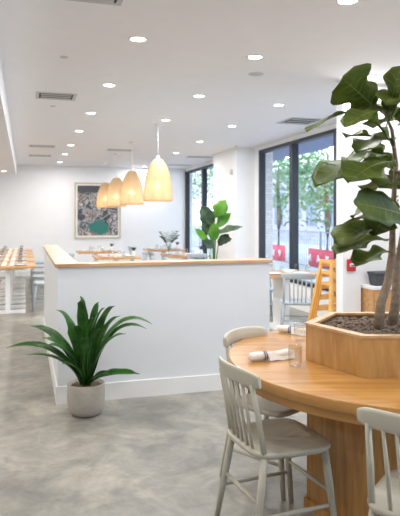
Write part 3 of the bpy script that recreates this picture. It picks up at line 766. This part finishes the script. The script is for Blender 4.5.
# dark-leaved sprig in a vase
q = at(172, 262, 11.6); sv = empty('vase_of_branches', (2.80, 11.70, .75), 0, 'small vase of dark eucalyptus branches on the table before the farther windows', 'plant')
MB().lathe([(.001, 0), (.05, 0), (.06, .05), (.045, .12), (.03, .16), (.032, .17), (.026, .17), (.001, .03)], 20).build('vase', M['glass'], sv)
m = MB(); st = MB()
for k in range(9):
    a = k*2.4; e = Vector((.26*math.cos(a)*(.5+.5*random.random()), .2*math.sin(a), .32+.14*random.random())); c = bez((0, 0, .05), (e.x*.3, e.y*.3, .3), e, 8)
    st.tube(c, .003, 5)
    for i in range(4, 9):
        for s in (-1, 1):
            d = Vector((math.cos(a+s*1.4)*.07, math.sin(a+s*1.4)*.07, .03)); leaf(m, c[i], c[i]+d, .045, UP, OVAL, .1, .2, 0, 5)
m.build('foliage', M['dkleaf'], sv, solid=.001); st.build('branch', M['stem'], sv)

# tall broad-leaved plant behind the half wall
D2 = 7.3; b0 = at(213, 262, D2); bp_ = empty('broad_leaf_plant', (b0.x, b0.y, 0), 0, 'tall broad-leaved bright green plant standing behind the half wall before the pillar', 'plant'); o2 = bp_.location.copy()
MB().lathe([(.001, 0), (.12, 0), (.15, .04), (.17, .3), (.172, .36), (.16, .36), (.155, .3), (.001, .3)], 36).build('pot', M['pot'], bp_)
MB().lathe([(.001, .315), (.157, .31)], 24).build('soil', M['soil'], bp_)
LV = [((215, 218), (226, 200), .19, 0, 'lime', (.2, 1, 0)), ((214, 226), (201, 206), .20, .05, 'dkleaf', (.4, .8, -.3)), ((208, 243), (194, 228), .11, -.05, 'lime', (.5, .7, .2)),
      ((213, 242), (214, 222), .16, -.08, 'lime', (.2, 1, .3)), ((216, 234), (243, 227), .13, -.02, 'dkleaf', (.8, .6, 0)), ((216, 228), (231, 213), .14, .05, 'lime', (.3, .9, -.3)),
      ((213, 248), (203, 240), .13, -.1, 'dkleaf', (.5, .8, 0)), ((218, 246), (229, 234), .13, .03, 'dkleaf', (.5, .8, 0)), ((210, 236), (203, 218), .13, .15, 'dkleaf', (.4, .8, 0)), ((219, 240), (232, 239), .10, .1, 'dkleaf', (.3, .9, 0))]
for (a, b_), (c, d), w, dd, mt, nv in LV:
    s_ = at(a, b_, D2+dd*.5)-o2; e = at(c, d, D2+dd)-o2
    m = MB(); leaf(m, s_, e, w, UP*nv[0]+TOC*nv[1]+CR*nv[2], OVAL, .12, .2, .01, 12)
    lf = m.build('leaf', M[mt], bp_, solid=.0015)
    k = MB(); k.tube(bez((random.uniform(-.03, .03), random.uniform(-.03, .03), .31), (s_.x*.2, s_.y*.2, s_.z*.7), s_, 8), [.008]*6+[.006, .005, .004], 7); k.build('stalk', M['stem'], lf)

# ------------------------------------------------------------------ window table, chairs, high chairs
wt = empty('window_table', (3.47, 7.45, 0), 0, 'oak-topped table on a white slab base beside the large window', 'table')
B(-.46, .40, -.36, .36, .715, .75).build('tabletop', M['ltoak'], wt, bevel=.004)
B(-.13, -.07, -.2, .2, .03, .7145).build('column', M['white'], wt); B(-.30, .25, -.24, .24, 0, .03).build('base_plate', M['white'], wt, bevel=.004)
for dx, dy in ((-.3, -.2), (-.3, .2), (.1, -.2), (.12, .18)):
    put('plate', (3.47+dx, 7.45+dy, .75), 'white plate on the table beside the large window', 'plates on the window table')
for dx, dy in ((-.13, -.1), (-.1, .28), (.3, .0)):
    put('glass', (3.47+dx, 7.45+dy, .75), 'small clear glass on the table beside the large window', 'glasses on the window table')
put('fold', (3.5, 7.5, .75), 'folded white napkin on the table beside the large window', 'napkins on the window table')
dk = MB().lathe([(.001, 0), (.03, 0), (.03, .09), (.001, .09)], 16).build('candle_jar', M['black']); dk.location = (3.72, 7.68, .75); tag(dk, 'small black candle jar on the table beside the large window', 'candle')
dup(c2, (3.30, 6.80, 0), -.42, 'pale grey spindle chair with its back to the camera at the window table', 'chairs at the window table')
dup(c2, (2.76, 7.45, 0), -PI/2, 'pale spindle chair at the left side of the window table, half behind the half wall', 'chairs at the window table')
dup(c2, (3.42, 8.15, 0), PI, 'pale spindle chair on the far side of the window table', 'chairs at the window table')
def make_high(loc, rz, label):
    r = empty('high_chair', loc, rz, label, 'high chair', 'stacked wooden high chairs')
    # A-frame sides: each leg a tapered board
    for sx in (-1, 1):
        for sy in (-1, 1):
            m = MB(); bx0, tx = sx*.215, sx*.115; by, ty = sy*.20, sy*.10
            vs = []
            for z, x, y, w in ((0, bx0, by, .026), (.70, tx, ty, .022)):
                vs += [(x-.012, y-w, z), (x+.012, y-w, z), (x+.012, y+w, z), (x-.012, y+w, z)]
            m.add(vs, [(0,3,2,1),(4,5,6,7),(0,1,5,4),(1,2,6,5),(2,3,7,6),(3,0,4,7)]); m.build('leg', M['hc'], r, bevel=.004)
    for sx in (-1, 1):
        B(sx*.115-.012, sx*.115+.012, -.122, .122, .70, .745).build('side_rail', M['hc'], r, bevel=.006)
    for sy in (-1, 1):
        B(-.127, .127, sy*.11-.010, sy*.11+.010, .655, .735).build('tray_bar', M['hc'], r, bevel=.006)
        x = .115+.1*(.70-.42)/.70; y_ = .10+.1*(.70-.42)/.70
        B(-x, x, sy*y_-.009, sy*y_+.009, .38, .45).build('crossbar', M['hc'], r, bevel=.003)
    return r
h0 = make_high((3.54, 6.30, 0), .15, 'pale orange wooden high chair, bottom of the stack by the window')
dup(h0, (3.54, 6.30, .13), .15, 'pale orange wooden high chair, middle of the stack by the window')
dup(h0, (3.54, 6.30, .26), .15, 'pale orange wooden high chair, topmost of the stack by the window')

# ------------------------------------------------------------------ outside
struct('ground', B(XR+.2, 60, -20, 120, -.2, -.02), M['pave'], 'pale pavement outside the windows')
tag(B(15.6, 20, -20, 120, -.02, -.01).build('street', M['road']), 'pale grey roadway beyond the fence outside', 'road', kind='structure')
struct('outer_canopy', B(XR+.18, 6.2, -3, 17, 2.98, 3.12), M['canopy'], 'blue-grey canopy over the pavement outside')
struct('brick_pier', B(XR+.06, XR+.25, 10.44, 12.6, 0, 2.97), M['pbrick'], 'pale brick pier outside next to the window')
fn = empty('street_fence', (8.0, 5, -.02), 0, 'thin grey railing fence on the pavement outside the windows', 'fence')
for k in range(14): MB().tube([(0, k*2, 0), (0, k*2, 1.15)], .025, 8).build('post', M['metal'], fn)
for z in (.1, 1.1): B(-.015, .015, 0, 26, z, z+.03).build('rail', M['metal'], fn)
m = MB()
for k in range(190): m.box(-.006, .006, k*.137+.05, k*.137+.062, .13, 1.1)
tag(m.build('bars', M['metal'], fn), kind='stuff')
def banner(y0, y1, lb):
    r = empty('fence_banner', (7.93, y0, 0), 0, lb, 'banner', 'red banners on the fence')
    w = y1-y0; n = 20
    MB().grid([[(-.01*math.sin(i*1.1), w*i/n, .12+z*.5) for z in (0, .5, 1)] for i in range(n+1)]).build('cloth', M['banner'], r, solid=.006)
    m = MB()
    for c in range(int(w/.5)):
        y = .3+c*.5
        m.tube([(-.03, y+.16*t-.02, .36+.1*math.sin(t*9+c)) for t in [i/10 for i in range(11)]], .018, 6)
    m.build('lettering', M['white'], r)
banner(13.1, 15.6, 'long red banner with white squiggled script hung on the fence, seen in the right pane')
banner(17.2, 18.7, 'short red banner hung on the fence, seen in the left pane beside the brick')
def street_tree(x, y, h, r, lb, seed):
    rnd = random.Random(seed); t = empty('street_tree', (x, y, -.02), 0, lb, 'tree', 'street trees')
    MB().tube([(0, 0, 0), (.05, .02, h*.35), (-.03, 0, h*.6), (.05, 0, h*.85)], [.13, .11, .08, .03], 10).build('trunk', M['bark'], t)
    m = MB(); cl = [(rnd.uniform(-r, r)*.75, rnd.uniform(-r, r)*.75, h*.68+rnd.uniform(-.45, .6)*r) for _ in range(24)]
    for c in cl:
        for _ in range(105):
            d = Vector((rnd.gauss(0, 1), rnd.gauss(0, 1), rnd.gauss(0, .8))); d = d.normalized()*r*.42*rnd.random()**.45
            p = Vector(c)+d; a = Vector((rnd.uniform(-1, 1), rnd.uniform(-1, 1), rnd.uniform(-.6, .6))).normalized(); s = a.cross(UP).normalized(); l = rnd.uniform(.14, .24)
            m.add([p, p+a*l*.5+s*l*.28, p+a*l, p+a*l*.5-s*l*.28], [(0, 1, 2, 3)])
    m.build('crown', M['treeleaf'], t)
street_tree(8.9, 16.3, 4.1, 2.0, 'pale green leafy street tree seen through the right pane of the large window', 1)
street_tree(9.2, 20.6, 4.4, 2.1, 'pale green leafy street tree seen through the left pane of the large window', 2)
street_tree(9.6, 29.5, 5.0, 2.1, 'green street tree seen through the farther windows, nearer one', 3)
street_tree(9.8, 36.0, 5.0, 2.1, 'green street tree seen through the farther windows, farther one', 4)
street_tree(13.4, 19.4, 4.4, 1.6, 'green street tree seen behind the fig through the window on the right', 5)
bd = empty('street_building', (21, 20, 0), 0, 'pale lavender building with tall windows across the street', 'building')
B(0, 8, -12, 45, -.02, 5.4).build('wall', M['facade'], bd); B(-.2, 8.2, -12.2, 45.2, 5.4, 5.7).build('cornice', M['white'], bd)
wf = None
for k in range(18):
    y = -10.5+k*3.05
    f = MB().box(-.06, -.001, y, y+1.6, .9, .98).box(-.06, -.001, y, y+1.6, 3.5, 3.6).box(-.06, -.001, y, y+.08, .98, 3.5).box(-.06, -.001, y+1.52, y+1.6, .98, 3.5).box(-.06, -.001, y+.77, y+.83, .98, 3.5).build('window', M['metal'], bd)
    B(-.03, -.0005, y+.08, y+1.52, .98, 3.5).build('pane', M['dkglass'], f)

# ------------------------------------------------------------------ light
w = bpy.data.worlds.new('sky'); bpy.context.scene.world = w; w.use_nodes = True
bg = w.node_tree.nodes['Background']; bg.inputs['Color'].default_value = (.76, .88, 1, 1); bg.inputs['Strength'].default_value = 2.8
sc = bpy.context.scene
sc.view_settings.view_transform = 'Standard'; sc.view_settings.look = 'None'; sc.view_settings.gamma = 1; sc.view_settings.use_curve_mapping = False
sc.view_settings.exposure = 0.62
